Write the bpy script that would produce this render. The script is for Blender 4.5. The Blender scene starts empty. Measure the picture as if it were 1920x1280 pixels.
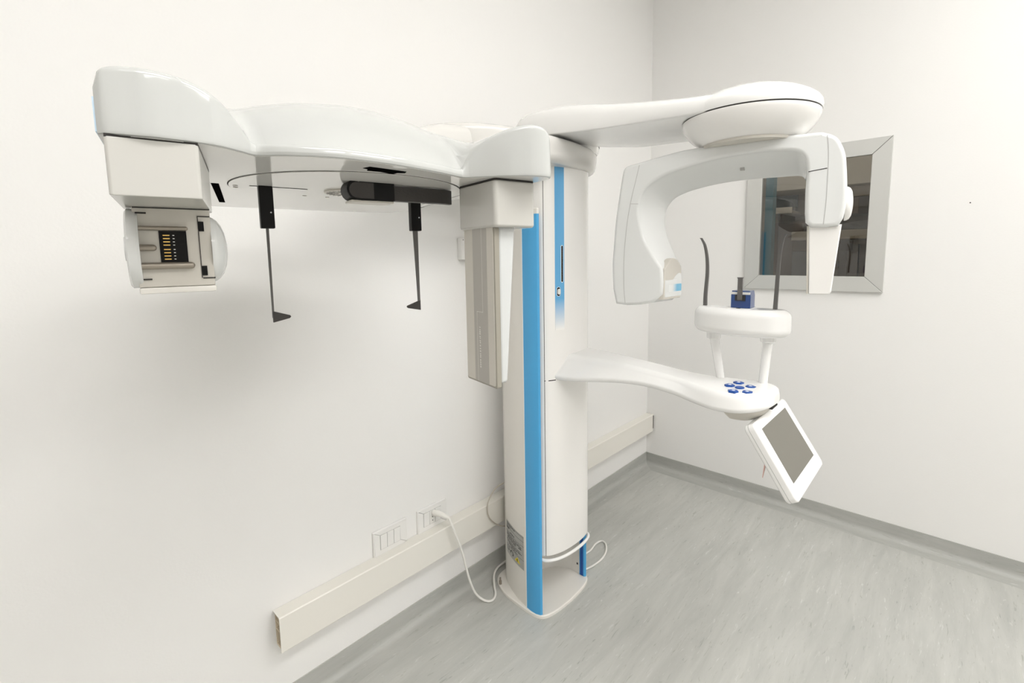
import bpy, bmesh, math, random
from mathutils import Vector, Matrix

sc = bpy.context.scene
C = sc.collection
PI = math.pi

# ------------------------------------------------------------------ camera
RIGHT = Vector((0.6837085, -0.7295740, -0.0162627))
UP = Vector((0.0919759, 0.0640435, 0.9936996))
FWD = Vector((0.7239358, 0.6808967, -0.1108903))
CAM = Vector((-2.37508, -1.21128, 1.18437))
cd = bpy.data.cameras.new('camera')
cam = bpy.data.objects.new('camera', cd); C.objects.link(cam)
m = Matrix((( RIGHT.x, UP.x, -FWD.x, CAM.x), (RIGHT.y, UP.y, -FWD.y, CAM.y),
            (RIGHT.z, UP.z, -FWD.z, CAM.z), (0, 0, 0, 1)))
cam.matrix_world = m
cd.sensor_fit = 'HORIZONTAL'; cd.sensor_width = 36.0
cd.lens = 885.413 / 1920 * 36.0
cd.shift_y = -62.96 / 1920
cd.clip_start = 0.02
sc.camera = cam

# ------------------------------------------------------------------ world, exposure
w = bpy.data.worlds.new('world'); sc.world = w; w.use_nodes = True
w.node_tree.nodes['Background'].inputs[0].default_value = (0.9, 0.95, 1.0, 1)
w.node_tree.nodes['Background'].inputs[1].default_value = 0.3
sc.view_settings.view_transform = 'Standard'
sc.view_settings.look = 'None'
sc.view_settings.exposure = 0.75
sc.view_settings.gamma = 1.0
sc.view_settings.use_curve_mapping = False

LAMP_STRENGTH = 7.2
LAMP_COLOR = (1.0, 0.985, 0.965)
LAMPS = [(-2.55, -1.8), (-1.2, -1.8), (-2.55, -3.3), (-1.0, -3.3)]
ROOM_X0, ROOM_Y0, ROOM_H = -4.1, -4.6, 2.75

# ------------------------------------------------------------------ materials
def mat(name, col, rough=0.5, metal=0.0, coat=0.0, ior=1.5, spec=0.5):
    mt = bpy.data.materials.new(name); mt.use_nodes = True
    b = mt.node_tree.nodes['Principled BSDF']
    b.inputs['Base Color'].default_value = (*col, 1)
    b.inputs['Roughness'].default_value = rough
    b.inputs['Metallic'].default_value = metal
    b.inputs['Coat Weight'].default_value = coat
    b.inputs['Coat Roughness'].default_value = 0.04
    b.inputs['IOR'].default_value = ior
    b.inputs['Specular IOR Level'].default_value = spec
    return mt
def nodes(mt):
    nt = mt.node_tree
    return nt, nt.nodes, nt.links, nt.nodes['Principled BSDF']

M = {}
M['white'] = mat('glossy_white_plastic', (0.90, 0.895, 0.88), 0.06)
M['white_soft'] = mat('satin_white_plastic', (0.90, 0.885, 0.86), 0.16)
M['ivory'] = mat('ivory_painted_steel', (0.80, 0.775, 0.725), 0.22)
M['head'] = mat('warm_white_lacquer', (0.73, 0.715, 0.685), 0.12)
M['carrier'] = mat('pale_cream_plastic', (0.57, 0.56, 0.525), 0.18)
M['panel'] = mat('pale_blue_grey_plastic', (0.62, 0.635, 0.63), 0.2)
M['grey_white'] = mat('pale_grey_plastic', (0.77, 0.78, 0.77), 0.08)
M['beige'] = mat('light_beige_plastic', (0.63, 0.60, 0.54), 0.4)
M['beige_grey'] = mat('grey_beige_print', (0.44, 0.42, 0.385), 0.4)
M['taupe'] = mat('taupe_edge', (0.33, 0.31, 0.26), 0.45)
M['pale_print'] = mat('pale_print', (0.68, 0.66, 0.62), 0.4)
M['black'] = mat('black_plastic', (0.003, 0.0025, 0.0025), 0.45, spec=0.2)
M['cover_white'] = mat('glossy_grey_white_lacquer', (0.55, 0.56, 0.545), 0.06)
M['flat_black'] = mat('matte_black', (0.004, 0.004, 0.004), 1.0, spec=0.0)
M['seam'] = mat('dark_joint_gap', (0.03, 0.027, 0.025), 0.8)
M['seam_light'] = mat('grey_joint_gap', (0.46, 0.455, 0.44), 0.7)
M['charcoal'] = mat('charcoal_plastic', (0.06, 0.055, 0.052), 0.55, spec=0.3)
M['grey_rod'] = mat('dark_grey_carbon', (0.13, 0.124, 0.118), 0.45, spec=0.3)
M['steel'] = mat('brushed_steel', (0.36, 0.32, 0.27), 0.4, metal=0.7)
M['gold'] = mat('gold_contact', (0.85, 0.55, 0.16), 0.3, metal=0.8)
M['screen'] = mat('matte_grey_screen', (0.165, 0.155, 0.130), 0.35)
M['blue'] = mat('sky_blue_plastic', (0.075, 0.39, 0.73), 0.35)
M['blue_dark'] = mat('deep_blue_plastic', (0.004, 0.075, 0.36), 0.3)
M['navy'] = mat('navy_translucent_plastic', (0.012, 0.055, 0.22), 0.2, coat=0.4)
M['pale_blue'] = mat('pale_blue_print', (0.62, 0.79, 0.93), 0.4)
M['key_white'] = mat('white_print', (0.85, 0.88, 0.92), 0.5)
M['yellow'] = mat('yellow_print', (0.80, 0.65, 0.04), 0.5)
M['label_grey'] = mat('silver_label', (0.42, 0.42, 0.40), 0.45, metal=0.2)
M['ink'] = mat('black_ink', (0.03, 0.03, 0.03), 0.6)
M['trunk'] = mat('cream_pvc', (0.80, 0.775, 0.715), 0.4)
M['trunk_in'] = mat('cream_pvc_inside', (0.72, 0.62, 0.47), 0.6)
M['switch'] = mat('white_switch_plastic', (0.82, 0.81, 0.785), 0.3)
M['socket'] = mat('pale_grey_switch_module', (0.76, 0.75, 0.72), 0.35)
M['cable'] = mat('white_cable_pvc', (0.80, 0.785, 0.74), 0.4)
M['thin_cable'] = mat('grey_beige_cable', (0.50, 0.45, 0.38), 0.5)
M['pink'] = mat('pink_plastic', (0.80, 0.50, 0.44), 0.4)
M['alu'] = mat('brushed_aluminium', (0.66, 0.66, 0.635), 0.38, metal=0.5)
M['door'] = mat('brown_door_laminate', (0.16, 0.10, 0.06), 0.5)

def add_noise_bump(mt, scale, strength, dist=0.002):
    nt, N, L, b = nodes(mt)
    tc = N.new('ShaderNodeTexCoord'); n = N.new('ShaderNodeTexNoise'); bp = N.new('ShaderNodeBump')
    n.inputs['Scale'].default_value = scale; n.inputs['Detail'].default_value = 4
    bp.inputs['Strength'].default_value = strength; bp.inputs['Distance'].default_value = dist
    L.new(tc.outputs['Object'], n.inputs['Vector']); L.new(n.outputs['Fac'], bp.inputs['Height'])
    L.new(bp.outputs['Normal'], b.inputs['Normal'])

M['wall'] = mat('white_wall_paint', (0.845, 0.836, 0.818), 0.62)
add_noise_bump(M['wall'], 180, 0.12)
M['ceiling'] = mat('white_ceiling_paint', (0.85, 0.845, 0.82), 0.8)
add_noise_bump(M['charcoal'], 300, 0.25)

def vinyl(name, along_x=True, tone=1.0):
    mt = mat(name, (0.45, 0.46, 0.44), 0.45)
    nt, N, L, b = nodes(mt)
    geo = N.new('ShaderNodeNewGeometry')
    mp = N.new('ShaderNodeMapping')
    mp.inputs['Scale'].default_value = (3.0, 22.0, 22.0) if along_x else (22.0, 3.0, 22.0)
    mp.inputs['Rotation'].default_value = (0, 0, math.radians(4))
    L.new(geo.outputs['Position'], mp.inputs['Vector'])
    n1 = N.new('ShaderNodeTexNoise'); n1.inputs['Scale'].default_value = 1.0; n1.inputs['Detail'].default_value = 6; n1.inputs['Roughness'].default_value = 0.62
    n1.inputs['Distortion'].default_value = 0.6
    L.new(mp.outputs['Vector'], n1.inputs['Vector'])
    r1 = N.new('ShaderNodeValToRGB')
    r1.color_ramp.elements[0].position = 0.30; r1.color_ramp.elements[0].color = (0.47, 0.475, 0.445, 1)
    r1.color_ramp.elements[1].position = 0.72; r1.color_ramp.elements[1].color = (0.585, 0.585, 0.55, 1)
    L.new(n1.outputs['Fac'], r1.inputs['Fac'])
    # fine dark and pale flecks lying along the sheet
    mp2 = N.new('ShaderNodeMapping'); mp2.inputs['Scale'].default_value = (18, 130, 130) if along_x else (130, 18, 130)
    L.new(geo.outputs['Position'], mp2.inputs['Vector'])
    n2 = N.new('ShaderNodeTexNoise'); n2.inputs['Scale'].default_value = 1.0; n2.inputs['Detail'].default_value = 3; n2.inputs['Distortion'].default_value = 1.2
    L.new(mp2.outputs['Vector'], n2.inputs['Vector'])
    r2 = N.new('ShaderNodeValToRGB')
    e = r2.color_ramp.elements
    e[0].position = 0.27; e[0].color = (0.0, 0.0, 0.0, 1)
    e[1].position = 0.75; e[1].color = (1, 1, 1, 1)
    a = e.new(0.37); a.color = (0.5, 0.5, 0.5, 1)
    c = e.new(0.64); c.color = (0.5, 0.5, 0.5, 1)
    L.new(n2.outputs['Fac'], r2.inputs['Fac'])
    mx = N.new('ShaderNodeMix'); mx.data_type = 'RGBA'; mx.blend_type = 'OVERLAY'; mx.inputs['Factor'].default_value = 0.26
    L.new(r1.outputs['Color'], mx.inputs[6]); L.new(r2.outputs['Color'], mx.inputs[7])
    # broad cloudy tone
    n3 = N.new('ShaderNodeTexNoise'); n3.inputs['Scale'].default_value = 2.2; n3.inputs['Detail'].default_value = 2
    L.new(geo.outputs['Position'], n3.inputs['Vector'])
    r3 = N.new('ShaderNodeMapRange'); r3.inputs['To Min'].default_value = 0.83*tone; r3.inputs['To Max'].default_value = 0.99*tone
    L.new(n3.outputs['Fac'], r3.inputs['Value'])
    mm = N.new('ShaderNodeMix'); mm.data_type = 'RGBA'; mm.blend_type = 'MULTIPLY'; mm.inputs['Factor'].default_value = 1.0
    L.new(mx.outputs[2], mm.inputs[6]); L.new(r3.outputs['Result'], mm.inputs[7])
    L.new(mm.outputs[2], b.inputs['Base Color'])
    return mt
M['floor'] = vinyl('grey_streaked_vinyl')
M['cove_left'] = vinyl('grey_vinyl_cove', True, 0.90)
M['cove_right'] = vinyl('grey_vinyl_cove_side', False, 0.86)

def gradient(name, axis, lo, hi, c0, c1, rough=0.35):
    """a printed fade along one object axis: c0 below lo, c1 above hi (object space)"""
    mt = mat(name, c1, rough)
    nt, N, L, b = nodes(mt)
    tc = N.new('ShaderNodeTexCoord'); sp = N.new('ShaderNodeSeparateXYZ')
    mr = N.new('ShaderNodeMapRange'); mr.inputs['From Min'].default_value = lo; mr.inputs['From Max'].default_value = hi
    mx = N.new('ShaderNodeMix'); mx.data_type = 'RGBA'
    mx.inputs[6].default_value = (*c0, 1); mx.inputs[7].default_value = (*c1, 1)
    L.new(tc.outputs['Object'], sp.inputs[0]); L.new(sp.outputs['XYZ'.index(axis)], mr.inputs['Value'])
    L.new(mr.outputs['Result'], mx.inputs['Factor']); L.new(mx.outputs[2], b.inputs['Base Color'])
    return mt

M['pane'] = mat('dark_tinted_glass', (0.62, 0.60, 0.56), 0.0, ior=1.7)
M['pane'].node_tree.nodes['Principled BSDF'].inputs['Transmission Weight'].default_value = 1.0
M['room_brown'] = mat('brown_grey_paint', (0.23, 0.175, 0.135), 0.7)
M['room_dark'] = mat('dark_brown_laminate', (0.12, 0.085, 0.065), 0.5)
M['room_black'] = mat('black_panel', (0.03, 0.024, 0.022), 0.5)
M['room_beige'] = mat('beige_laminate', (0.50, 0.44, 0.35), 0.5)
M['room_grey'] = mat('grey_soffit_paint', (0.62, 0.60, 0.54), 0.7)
M['room_teal'] = mat('teal_reflection_tint', (0.16, 0.42, 0.55), 0.5)
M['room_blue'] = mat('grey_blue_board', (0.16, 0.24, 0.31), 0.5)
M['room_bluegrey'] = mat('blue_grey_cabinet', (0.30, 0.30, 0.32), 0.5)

def emission(name, col, s):
    mt = bpy.data.materials.new(name); mt.use_nodes = True
    N = mt.node_tree.nodes; N.remove(N['Principled BSDF'])
    e = N.new('ShaderNodeEmission'); e.inputs[0].default_value = (*col, 1); e.inputs[1].default_value = s
    mt.node_tree.links.new(e.outputs[0], N['Material Output'].inputs[0])
    return mt
M['lamp'] = emission('led_diffuser', LAMP_COLOR, LAMP_STRENGTH)

# ------------------------------------------------------------------ mesh helpers
class G:
    """collects geometry in world coordinates"""
    def __init__(s): s.v = []; s.f = []
    def add(s, vs, fs):
        o = len(s.v); s.v += [Vector(p) for p in vs]; s.f += [[i + o for i in f] for f in fs]; return s
    def loft(s, rings, cap0=True, cap1=True, closed=True):
        n = len(rings[0]); vs = [p for r in rings for p in r]; fs = []
        for i in range(len(rings) - 1):
            for j in range(n if closed else n - 1):
                k = (j + 1) % n
                fs.append([i*n+j, i*n+k, (i+1)*n+k, (i+1)*n+j])
        if cap0: fs.append(list(range(n))[::-1])
        if cap1: fs.append([(len(rings)-1)*n + j for j in range(n)])
        return s.add(vs, fs)
    def tube(s, pts, r, n=12):
        pts = [Vector(p) for p in pts]; rs = r if isinstance(r, (list, tuple)) else [r]*len(pts)
        rings = []; up = None
        for i, p in enumerate(pts):
            t = (pts[min(i+1, len(pts)-1)] - pts[max(i-1, 0)]).normalized()
            if up is None:
                up = Vector((0, 0, 1)) if abs(t.z) < 0.9 else Vector((1, 0, 0))
            up = (up - t*up.dot(t)).normalized(); sd = t.cross(up)
            rings.append([p + (up*math.cos(2*PI*k/n) + sd*math.sin(2*PI*k/n))*rs[i] for k in range(n)])
        return s.loft(rings)
    def capsule(s, a, b, r, n=14):
        a, b = Vector(a), Vector(b); t = (b-a).normalized(); pts = []; rs = []
        for k in range(5):
            q = PI/2*k/4; pts.append(a - t*r*math.cos(q)*0.98); rs.append(max(r*math.sin(q), r*0.03))
        for k in range(5):
            q = PI/2*(1-k/4); pts.append(b + t*r*math.cos(q)*0.98); rs.append(max(r*math.sin(q), r*0.03))
        return s.tube(pts, rs, n)
    def lathe(s, prof, c, axis=(0, 0, 1), n=64, cap0=True, cap1=True):
        ax = Vector(axis).normalized(); e = Vector((1, 0, 0)) if abs(ax.x) < 0.9 else Vector((0, 1, 0))
        e = (e - ax*e.dot(ax)).normalized(); g = ax.cross(e); c = Vector(c)
        return s.loft([[c + ax*h + (e*math.cos(2*PI*k/n) + g*math.sin(2*PI*k/n))*r for k in range(n)] for r, h in prof], cap0, cap1)

def inset(pts, d):
    n = len(pts); area = sum(pts[i][0]*pts[(i+1) % n][1] - pts[(i+1) % n][0]*pts[i][1] for i in range(n))
    sg = 1 if area > 0 else -1; out = []
    for i in range(n):
        a, b, c = Vector(pts[i-1]), Vector(pts[i]), Vector(pts[(i+1) % n])
        e1 = (b-a); e2 = (c-b)
        if e1.length < 1e-9: e1 = e2
        if e2.length < 1e-9: e2 = e1
        e1 = e1.normalized(); e2 = e2.normalized()
        n1 = Vector((-e1.y, e1.x))*sg; n2 = Vector((-e2.y, e2.x))*sg
        nn = n1 + n2
        nn = nn/max(nn.length_squared/2, 0.5) if nn.length > 1e-6 else n1
        out.append(b + nn*d)
    return out

def rext(g, outline, f, d0, d1, r0=0.004, r1=None, seg=4):
    """extrude a closed 2D outline between depths d0 and d1 with rounded rims; f(x, y, d) -> world"""
    if r1 is None: r1 = r0
    s = 1 if d1 > d0 else -1; rings = []
    def ring(ins, d): rings.append([f(p[0], p[1], d) for p in (inset(outline, ins) if ins > 0 else outline)])
    if r0 > 0:
        for k in range(seg + 1):
            q = PI/2*k/seg; ring(r0*(1-math.sin(q)), d0 + s*r0*(1-math.cos(q)))
    else: ring(0, d0)
    if r1 > 0:
        for k in range(seg + 1):
            q = PI/2*k/seg; ring(r1*(1-math.cos(q)), d1 - s*r1*(1-math.sin(q)))
    else: ring(0, d1)
    g.loft(rings); return g

def cr(pts, sub=6, closed=False):
    """Catmull-Rom through pts"""
    P = [Vector(p) for p in pts]; n = len(P); out = []
    for i in range(n if closed else n-1):
        p0 = P[(i-1) % n] if closed or i > 0 else P[0]*2 - P[1]
        p1, p2 = P[i], P[(i+1) % n]
        p3 = P[(i+2) % n] if closed or i+2 < n else P[-1]*2 - P[-2]
        for k in range(sub):
            t = k/sub
            out.append(0.5*((2*p1) + (p2-p0)*t + (2*p0-5*p1+4*p2-p3)*t*t + (3*p1-p0-3*p2+p3)*t**3))
    if not closed: out.append(P[-1])
    return out

def rrect(x0, y0, x1, y1, r, seg=5):
    o = []
    for cx, cy, a in ((x1-r, y1-r, 0), (x0+r, y1-r, 90), (x0+r, y0+r, 180), (x1-r, y0+r, 270)):
        for k in range(seg+1):
            q = math.radians(a + 90*k/seg); o.append((cx + r*math.cos(q), cy + r*math.sin(q)))
    return o

def rbox(g, lo, hi, r=0.003, f=None, axis=2, rc=None):
    """box lo..hi, rounded; extruded along axis, corner radius rc in the other two"""
    f = f or (lambda a, b, c: Vector((a, b, c)))
    i, j = [k for k in range(3) if k != axis]
    rc = r if rc is None else rc
    ol = rrect(lo[i], lo[j], hi[i], hi[j], max(rc, 1e-4), 4 if rc > 0.002 else 2)
    def ff(x, y, d):
        q = [0, 0, 0]; q[i] = x; q[j] = y; q[axis] = d; return f(*q)
    return rext(g, ol, ff, lo[axis], hi[axis], r, seg=3 if r > 0.002 else 2)

WORLD = {}
def obj(name, g, material, parent=None, origin=None, angle=35, flip=None):
    me = bpy.data.meshes.new(name)
    if origin is None:
        xs = [p.x for p in g.v]; ys = [p.y for p in g.v]; zs = [p.z for p in g.v]
        origin = Vector(((min(xs)+max(xs))/2, (min(ys)+max(ys))/2, (min(zs)+max(zs))/2))
    origin = Vector(origin)
    me.from_pydata([p - origin for p in g.v], [], g.f)
    bm = bmesh.new(); bm.from_mesh(me)
    bmesh.ops.remove_doubles(bm, verts=bm.verts, dist=1e-6)
    bmesh.ops.recalc_face_normals(bm, faces=bm.faces)
    bm.to_mesh(me); bm.free()
    for p in me.polygons: p.use_smooth = True
    me.set_sharp_from_angle(angle=math.radians(angle))
    for mm in (material if isinstance(material, (list, tuple)) else [material]): me.materials.append(mm)
    o = bpy.data.objects.new(name, me); C.objects.link(o)
    wn = o.modifiers.new('weighted_normals', 'WEIGHTED_NORMAL'); wn.keep_sharp = True; wn.weight = 60
    WORLD[o] = origin
    if parent is not None:
        o.parent = parent; o.location = origin - WORLD[parent]
    else: o.location = origin
    return o
def empty(name, loc):
    o = bpy.data.objects.new(name, None); C.objects.link(o); o.location = loc; o.empty_display_size = 0.1
    WORLD[o] = Vector(loc); return o
def tag(o, label, cat, group=None):
    o['label'] = label; o['category'] = cat
    if group: o['group'] = group
    return o
def struct(o): o['kind'] = 'structure'; return o
def B(lo, hi, r=0.0, **k):
    g = G()
    if r > 0: return rbox(g, lo, hi, r, **k)
    x0, y0, z0 = lo; x1, y1, z1 = hi
    f = k.get('f') or (lambda a, b, c: Vector((a, b, c)))
    return g.add([f(x, y, z) for z in (z0, z1) for (x, y) in ((x0, y0), (x1, y0), (x1, y1), (x0, y1))],
                 [[3, 2, 1, 0], [4, 5, 6, 7], [0, 1, 5, 4], [1, 2, 6, 5], [2, 3, 7, 6], [3, 0, 4, 7]])
XY = lambda x, y, d: Vector((x, y, d))

# ------------------------------------------------------------------ the room
T = 0.12
struct(obj('floor', B((ROOM_X0-T, ROOM_Y0-T, -0.1), (T, T, 0)), M['floor']))
struct(obj('ceiling', B((ROOM_X0-T, ROOM_Y0-T, ROOM_H), (T, T, ROOM_H+0.1)), M['ceiling']))
struct(obj('wall_left', B((ROOM_X0, 0, 0), (0, T, ROOM_H)), M['wall']))
g = G()
for lo, hi in (((0, ROOM_Y0, 0), (T, T, 1.055)), ((0, ROOM_Y0, 1.575), (T, T, ROOM_H)), ((0, -0.53, 1.055), (T, T, 1.575)), ((0, ROOM_Y0, 1.055), (T, -0.965, 1.575))):
    q = B(lo, hi); g.add(q.v, q.f)
wr = struct(obj('wall_right', g, M['wall']))
struct(obj('wall_near', B((ROOM_X0, ROOM_Y0-T, 0), (0, ROOM_Y0, ROOM_H)), M['wall']))
struct(obj('wall_back', B((ROOM_X0-T, ROOM_Y0, 0), (ROOM_X0, T, ROOM_H)), M['wall']))
obj('nail_hole', G().lathe([(0.0022, 0), (0.0022, 0.0006)], (0, -1.233, 1.344), (-1, 0, 0), 10), M['ink'], wr)

# coved vinyl skirting: the sheet turns up the wall in a hollow curve
def cove_profile():
    h, r, t = 0.07, 0.024, 0.004
    p = [(0.0, h), (t, h)]
    for k in range(9):
        q = PI/2*k/8
        p.append((t + r*(1-math.cos(q)), t + r*(1-math.sin(q))))
    p += [(0.060, 0.0), (0.0, 0.0)]
    return p
cp = cove_profile()
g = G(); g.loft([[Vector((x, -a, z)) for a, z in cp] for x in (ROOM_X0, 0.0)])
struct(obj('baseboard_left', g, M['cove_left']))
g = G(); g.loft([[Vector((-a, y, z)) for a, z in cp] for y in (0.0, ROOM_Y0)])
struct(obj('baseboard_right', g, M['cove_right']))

# observation window in a mitred aluminium frame on the right wall
YL, YR, ZB, ZT, FW = -0.488, -1.005, 1.013, 1.616, 0.062
win = struct(obj('window_1', B((-0.003, YR+FW-0.006, ZB+FW-0.006), (0.003, YL-FW+0.006, ZT-FW+0.006)), M['pane']))
win['label'] = 'dark window pane in a wide silver frame'
def rail(a, b, c, d):
    """a,b outer corners, c,d inner ones (y, z): flat bar with a raised lip along the opening"""
    g = G(); q = [a, b, c, d]
    cen = Vector(((YL+YR)/2, (ZB+ZT)/2))
    q = [Vector(p) for p in q]
    gap = 0.0006
    e = (q[1]-q[0]).normalized()
    q = [q[0]+e*gap, q[1]-e*gap, q[2]-e*gap, q[3]+e*gap]
    rext(g, q, lambda y, z, dd: Vector((-dd, y, z)), 0.0005, 0.016, 0.0, 0.002, 3)
    return g
O = [(YL, ZT), (YR, ZT), (YR, ZB), (YL, ZB)]
I = [(YL-FW, ZT-FW), (YR+FW, ZT-FW), (YR+FW, ZB+FW), (YL-FW, ZB+FW)]
for k in range(4):
    n = (k+1) % 4
    obj('frame_rail', rail(O[k], O[n], I[n], I[k]), M['alu'], win)
# dark line of the mitre joints lies in the gaps
g = G()
for k in range(4):
    a, b = Vector(O[k]), Vector(I[k]); e = (b-a).normalized(); p = Vector((-e.y, e.x))*0.0009
    g.loft([[Vector((-x, (a+e*0.004+p*s).x, (a+e*0.004+p*s).y)) for s in (-1, 1)] + [Vector((-x, (b-e*0.001+p*s).x, (b-e*0.001+p*s).y)) for s in (1, -1)] for x in (0.0006, 0.0135)])
obj('mitre_joint', g, M['seam'], win)

# ------------------------------------------------------------------ the dim control room behind the window
RX, RY0, RY1, RH = 2.1, -1.75, 0.65, 2.45
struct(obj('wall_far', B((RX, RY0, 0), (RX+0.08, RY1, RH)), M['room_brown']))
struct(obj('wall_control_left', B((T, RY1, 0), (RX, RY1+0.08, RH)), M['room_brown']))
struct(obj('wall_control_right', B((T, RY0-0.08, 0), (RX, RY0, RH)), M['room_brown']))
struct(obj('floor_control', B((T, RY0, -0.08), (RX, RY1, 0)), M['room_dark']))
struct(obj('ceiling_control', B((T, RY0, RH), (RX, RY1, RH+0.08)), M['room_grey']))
def boxes(name, parts, label, cat):
    lo = [min(p[1][k] for p in parts) for k in range(3)]; hi = [max(p[2][k] for p in parts) for k in range(3)]
    t = empty(name, ((lo[0]+hi[0])/2, (lo[1]+hi[1])/2, lo[2])); tag(t, label, cat)
    for n, a, b, mt in parts: obj(n, rbox(G(), a, b, 0.003), M[mt], t)
    return t
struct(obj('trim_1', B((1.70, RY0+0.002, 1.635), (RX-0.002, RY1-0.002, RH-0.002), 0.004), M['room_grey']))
boxes('reflection_post', [('reflection_bar', (0.88, -0.366, 0.001), (0.95, -0.262, 2.1), 'room_teal'), ('reflection_edge', (0.95, -0.352, 0.001), (0.97, -0.315, 2.1), 'room_teal')],
      'teal blue post standing in for a column reflection at the left edge of the window', 'reflection stand-in')  # the blue column edge's reflection in the pane, built as a solid post
boxes('wall_cabinet', [('carcass', (1.80, -0.95, 1.437), (RX-0.002, -0.42, 1.558), 'room_black'), ('top_board', (1.78, -0.95, 1.560), (RX-0.002, -0.42, 1.632), 'room_beige'), ('door', (1.79, -0.68, 1.44), (1.80, -0.43, 1.555), 'room_dark')],
      'dark wall cabinet with a beige top board seen at the right of the window', 'wall cabinet')
boxes('notice_board', [('panel', (2.085, -0.235, 1.535), (RX-0.001, -0.06, 1.70), 'room_blue'), ('tray', (2.03, -0.235, 1.50), (RX-0.001, -0.06, 1.535), 'room_black')],
      'grey-blue board on the far wall behind the window', 'notice board')
boxes('wall_shelf', [('board', (1.60, -0.31, 1.462), (RX-0.002, -0.12, 1.478), 'room_grey'), ('front_lip', (1.585, -0.31, 1.458), (1.60, -0.12, 1.502), 'room_grey'), ('bracket', (1.70, -0.22, 1.40), (RX-0.002, -0.205, 1.46), 'room_dark')],
      'pale shelf below the grey-blue board behind the window', 'shelf')
boxes('tall_cupboard', [('carcass', (1.75, -0.358, 0.001), (RX-0.002, -0.14, 1.40), 'room_dark'), ('door', (1.735, -0.354, 0.03), (1.75, -0.145, 1.39), 'room_dark'), ('handle', (1.72, -0.34, 1.0), (1.735, -0.33, 1.12), 'room_black')],
      'dark brown cupboard behind the middle of the window', 'cupboard')
boxes('work_counter', [('worktop', (1.30, -1.45, 1.252), (RX-0.002, -0.378, 1.31), 'room_beige'), ('cabinet', (1.42, -1.45, 0.001), (RX-0.002, -0.362, 1.25), 'room_brown'), ('blue_front', (1.405, -0.47, 0.9), (1.42, -0.365, 1.18), 'room_bluegrey'), ('drawer', (1.405, -0.71, 1.178), (1.42, -0.635, 1.245), 'room_dark'), ('low_door', (1.405, -0.68, 0.7), (1.42, -0.635, 1.175), 'room_dark')],
      'beige worktop counter with drawers seen in the lower half of the window', 'counter')
t = obj('black_stalk', G().tube(cr([(0.80, -0.822, 0.90), (0.80, -0.821, 1.04), (0.80, -0.820, 1.15), (0.80, -0.8185, 1.205), (0.80, -0.8175, 1.214)], 6), [0.0042]*12 + [0.0042]*9 + [0.006]*4, 10), M['black'])  # thin black upright shape in the right part of the pane
tag(t, 'thin black upright stalk behind the right part of the window', 'stalk')
boxes('desk', [('desk_top', (0.40, -1.20, 0.86), (0.98, -0.64, 0.90), 'room_bluegrey'), ('pedestal', (0.55, -1.15, 0.001), (0.95, -0.70, 0.86), 'room_dark')],
      'blue-grey desk just behind the window', 'desk')
t = empty('ceiling_light', (0.9, -0.5, RH)); tag(t, 'dim light panel added to brighten the room behind the window', 'ceiling light')  # unseen lamp added to brighten the room behind the pane
obj('frame', B((0.68, -0.72, RH-0.02), (1.12, -0.28, RH-0.0005)), M['alu'], t)
M['lamp_dim'] = emission('added_dim_diffuser', (1.0, 0.93, 0.82), 8.0)
obj('diffuser', B((0.70, -0.70, RH-0.028), (1.10, -0.30, RH-0.021)), M['lamp_dim'], t)

# brown door on the wall behind the camera, seen only as a reflection
dr = struct(obj('door_1', B((ROOM_X0+0.001, -2.55, 0.0), (ROOM_X0+0.045, -1.6, 2.1), 0.004), M['door']))
obj('door_handle', G().capsule((ROOM_X0+0.09, -2.46, 1.02), (ROOM_X0+0.09, -2.34, 1.02), 0.009).capsule((ROOM_X0+0.046, -2.46, 1.02), (ROOM_X0+0.09, -2.46, 1.02), 0.009), M['steel'], dr)

# ceiling panels; the rear pair is added as fill light
for i, (x, y) in enumerate(LAMPS):
    t = empty('ceiling_light', (x, y, ROOM_H))
    tag(t, 'long flush ceiling light panel, rear pair added as fill', 'ceiling light', 'ceiling light panels')
    g = G(); a, c = 0.6, 0.31
    for (x0, y0, x1, y1) in ((-a, -c, a, -c+0.02), (-a, c-0.02, a, c), (-a, -c+0.02, -a+0.02, c-0.02), (a-0.02, -c+0.02, a, c-0.02)):
        gg = B((x+x0, y+y0, ROOM_H-0.03), (x+x1, y+y1, ROOM_H-0.0005)); g.add(gg.v, gg.f)
    obj('frame', g, M['alu'], t)
    obj('diffuser', B((x-a+0.02, y-c+0.02, ROOM_H-0.022), (x+a-0.02, y+c-0.02, ROOM_H-0.012)), M['lamp'], t)

# ------------------------------------------------------------------ cable trunking along the left wall
TX0, TX1, TZ0, TZ1, TD = -1.993, -0.0045, 0.2025, 0.298, 0.042
tr = empty('cable_trunking', (TX0, -0.02, TZ0))
tag(tr, 'long cream plastic cable trunking running low along the left wall', 'cable trunking')
g = G()
prof = [(0.0008, TZ1), (TD-0.0025, TZ1), (TD, TZ1-0.0025), (TD, TZ0+0.002), (TD-0.001, TZ0), (TD-0.005, TZ0),
        (TD-0.005, TZ0+0.002), (TD-0.0028, TZ0+0.003), (TD-0.0028, TZ1-0.0035), (TD-0.004, TZ1-0.0025), (0.0008, TZ1-0.0025)]
g.loft([[Vector((x, -d, z)) for d, z in prof] for x in (TX0, TX1-0.004)])
obj('cover', g, M['trunk'], tr, angle=20)
g = G()
prof = [(0.0006, TZ1-0.004), (0.003, TZ1-0.004), (0.003, TZ1-0.026), (TD-0.004, TZ1-0.026), (TD-0.004, TZ1-0.029), (0.003, TZ1-0.029), (0.003, TZ1-0.047), (TD-0.004, TZ1-0.047),
        (TD-0.004, TZ1-0.050), (0.003, TZ1-0.050), (0.003, TZ0+0.006), (TD-0.004, TZ0+0.006), (TD-0.004, TZ0+0.001), (0.0006, TZ0+0.001)]
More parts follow.
